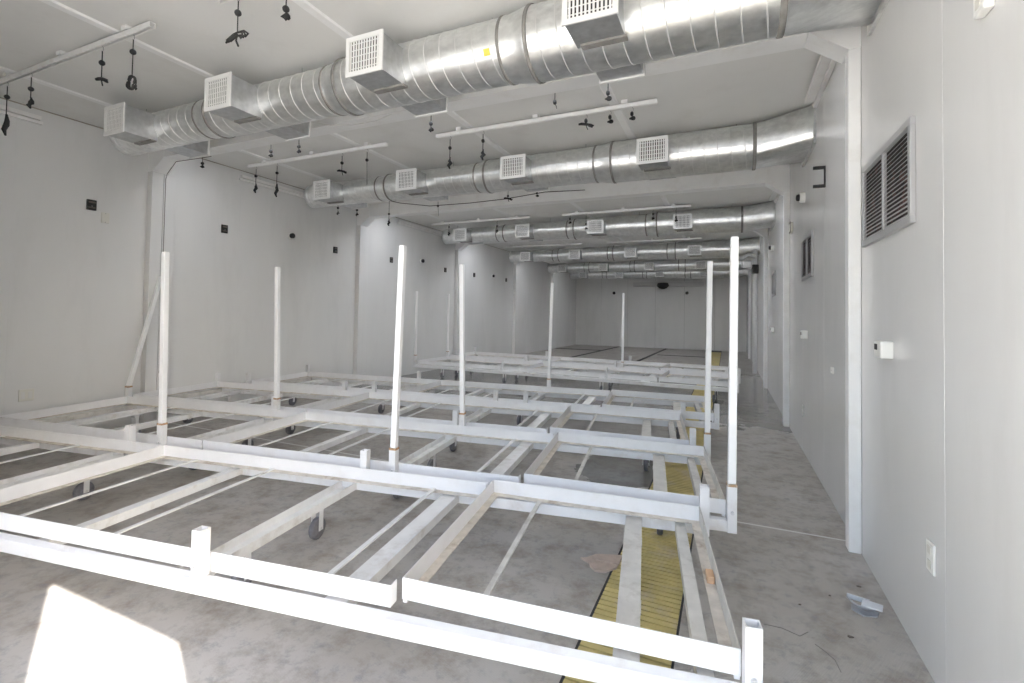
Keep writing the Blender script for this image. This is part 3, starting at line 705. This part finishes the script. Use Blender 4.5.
# ------------------------------------------------------------------ poles standing in the stub posts
PL = 1.345
def pole(b, side, k, top, label, ang=0):
    base = station(b, side, k); base.z = STUB_TOP + .002
    if top is None: tip = base + Vector((0, 0, PL))
    else:
        q = on_y(top[0], top[1], base.y + top[2] if len(top) > 2 else base.y)
        tip = base + (q - base).normalized() * PL
    d = (tip - base).normalized(); base = base + d*(.02*math.hypot(d.x, d.y))
    hw = .0200
    z = d; x = Vector((math.cos(BENCHES[b][2]), math.sin(BENCHES[b][2]), 0)); x = (x - z*x.dot(z)).normalized(); y = z.cross(x)
    t = bpy.data.objects.new('upright_pole', None); COL.objects.link(t)
    mm = Matrix(((x.x, y.x, z.x), (x.y, y.y, z.y), (x.z, y.z, z.z))).to_4x4(); mm.translation = base; t.matrix_world = mm
    tag(t, label, 'pole', 'upright poles')
    add('shaft', MB().box(-hw, hw, -hw, hw, 0, PL-.004), t, mat=M_POLE, bevel=.004)
    add('end_cap', MB().box(-hw+.002, hw-.002, -hw+.002, hw-.002, PL-.004, PL), t, mat=M_POLE)
P = 'tall white square pole '
pole(1, 0, 0, (734.5, 238), P + 'at the sun-patch-side aisle corner of the many-pole bench')
pole(1, 0, 1, (403, 245), P + 'second from the aisle on the many-pole bench, sun-patch side')
pole(1, 0, 2, (165.5, 251), P + 'third from the aisle on the many-pole bench, sun-patch side')
pole(1, 1, 0, (710, 260), P + 'tilting at the many-pole bench corner beside the aisle')
pole(1, 1, 1, (462, 263), P + 'second from the aisle on the many-pole bench, end-wall side')
pole(1, 1, 2, (277.5, 267), P + 'third from the aisle on the many-pole bench, end-wall side')
pole(1, 1, 3, (163, 270, .42), P + 'leaning strongly along the left wall from a bench corner')
pole(3, 1, 1, (552.5, 283), P + 'alone on the bench bordering the open floor gap')
pole(4, 0, 3, None, P + 'by the left wall, on the bench corner facing the floor gap')
pole(4, 1, 3, None, P + 'by the left wall, on the bench corner away from the gap')
pole(4, 1, 1, None, P + 'standing mid-length on the bench past the open floor gap')

# ------------------------------------------------------------------ yellow trench grating along the aisle side
gr = tag(empty('trench_grating', (0, 0, 0)), 'yellow slatted trench grating running under the aisle ends of the benches', 'grating')
for x in (GX0-.012, GX1+.002):
    add('side_rail', MB().box(x, x+.010, .1, 21.2, -.0295, -.001), gr, mat=M_DARK)
add('dark_bed', MB().box(GX0, GX1, .1, 21.2, -.0295, -.026), gr, mat=M_DARK)
for x in ((GX0+GX1)/2,):
    add('centre_rail', MB().box(x-.004, x+.004, .1, 21.2, -.026, -.014), gr, mat=M_DARK)
sl = MB().box(GX0, GX1, -.0155, .0155, -.013, -.001).mesh('slat', M_YELLOW)
y = 1.2; pitch = .041
for j in range(298):
    add('slat', sl, gr, (0, y, 0)); y += pitch
rest = MB()
while y < 21.1: rest.box(GX0, GX1, y-.0155, y+.0155, -.013, -.001); y += pitch
yy = .12
while yy < 1.19: rest.box(GX0, GX1, yy-.0155, yy+.0155, -.013, -.001); yy += pitch
o = add('slats', rest, gr, mat=M_YELLOW); o['kind'] = 'stuff'

# ------------------------------------------------------------------ things lying on the floor
ct = tag(empty('cardboard_piece', (-.635, 2.72, .0)), 'torn brown cardboard piece lying against the yellow grating', 'cardboard')
add('sheet', MB().prism([(-.13, .02), (-.10, .035), (-.06, .10), (.088, .14), (.08, .0), (.03, -.07), (-.02, -.08), (-.06, -.04), (-.07, -.01)], 'z', .001, .012), ct, mat=M_CARTON)
add('folded_flap', MB().prism([(-.05, .09), (.088, .14), (.088, .03), (-.04, .02)], 'z', .013, .019), ct, mat=M_CARTON)

sc = tag(empty('plastic_scoop', (.615, 2.86, 0), -.25), 'broken grey plastic scoop lying beside the right wall', 'scoop')
def scoop():
    b = MB(); n = 9; rows = []
    for i in range(n):            # a shell open upwards: outline from a half bowl
        a = math.pi*(.05 + .9*i/(n-1))
        rows.append([(-.075*math.cos(a)*s, -.085*math.sin(a)*s + .03, .004 + .042*(s**2.2)) for s in (.55, .8, 1.0)] + [(-.072*math.cos(a)*s, -.082*math.sin(a)*s + .03, .007 + .042*(s**2.2)) for s in (1.0, .8, .55)])
    vs = [p for r_ in rows for p in r_]; m6 = 6
    fs = [(i*m6+j, i*m6+(j+1) % m6, (i+1)*m6+(j+1) % m6, (i+1)*m6+j) for i in range(n-1) for j in range(m6)]
    fs += [tuple(range(m6)), tuple((n-1)*m6+j for j in range(m6-1, -1, -1))]
    return b._add(vs, fs, True)
add('shell', scoop(), sc, mat=M_SCOOP)
add('base_plate', MB().prism([(-.055, .03), (-.05, -.02), (0, -.05), (.05, -.02), (.055, .03)], 'z', .001, .006), sc, mat=M_SCOOP)
add('flat_lid', MB().prism([(-.012, -.050), (.070, -.048), (.072, .018), (-.008, .020)], 'z', .047, .053), sc, mat=M_SCOOPL, bevel=.008)
add('grip_edge', MB().box(-.072, .02, .026, .031, .030, .052), sc, mat=M_SCOOPL)

wp = on_z(711, 577, .345); wb = tag(empty('wood_block', (wp.x-.004, wp.y, .3318), .15), 'small raw wooden block on the aisle-end rim of the bench closest to the sun patch', 'block')
add('block', MB().box(-.015, .015, -.033, .033, .0, .030), wb, mat=mat('raw_wood', (.62, .40, .24), .7, var=.15, scale=25, stretch=(1, .2, 1)), bevel=.004)
for k, (px, py, s) in enumerate([(800, 605, .010), (850, 637, .018), (859, 587, .014), (830, 596, .008)]):
    p = on_z(px, py, 0); b = MB(); n = 7
    poly = [(s*(.5+.5*rnd.random())*math.cos(2*math.pi*i/n), s*.5*(.5+.5*rnd.random())*math.sin(2*math.pi*i/n)) for i in range(n)]
    b.prism(poly, 'z', 0, .004)
    tag(add('debris_flake', b, loc=(p.x, p.y, .0005), mat=M_DEBRIS), ['small dark flake on the aisle floor beside the bench end', 'largest dark flake on the aisle floor, close to the grey scoop', 'small dark flake on the aisle floor between scoop and column', 'tiny dark crumb on the aisle floor, bench side of the scoop'][k], 'debris', 'flakes on the aisle floor')
for pts, lab in [([(764+16*0, 624), (782, 628), (800, 636), (808, 632)], 'thin dark wire scrap curving on the aisle floor'), ([(815, 644), (826, 652), (835, 660), (841, 672)], 'frayed dark cord scrap on the aisle floor beside the right wall')]:
    tag(add('wire_scrap', MB().tube([on_z(a, b, .003) for a, b in pts], .0018, 5), mat=M_SCRAP), lab, 'wire')

# dark strips on the far floor
def strip(x0, y0, x1, y1, w, label):
    a = Vector((x0, y0)); b = Vector((x1, y1)); d = (b-a).normalized(); n = Vector((-d.y, d.x))*w/2
    tag(add('rubber_strip', MB().prism([tuple(a+n), tuple(b+n), tuple(b-n), tuple(a-n)], 'z', .0005, .012), mat=M_RUBBER), label, 'strip', 'dark strips on the far floor')
strip(-6.5, 19.1, -4.65, 19.1, .18, 'dark rubber strip across the far floor by the left wall')
strip(-4.75, 14.0, -4.45, 21.9, .10, 'dark rubber strip lengthwise on the far floor, left-wall side')
strip(-2.55, 14.0, -2.40, 21.9, .09, 'dark rubber strip lengthwise on the far floor, middle of the end wall')
strip(-2.3, 18.2, -.7, 18.2, .14, 'dark rubber strip across the far floor by the yellow grating')
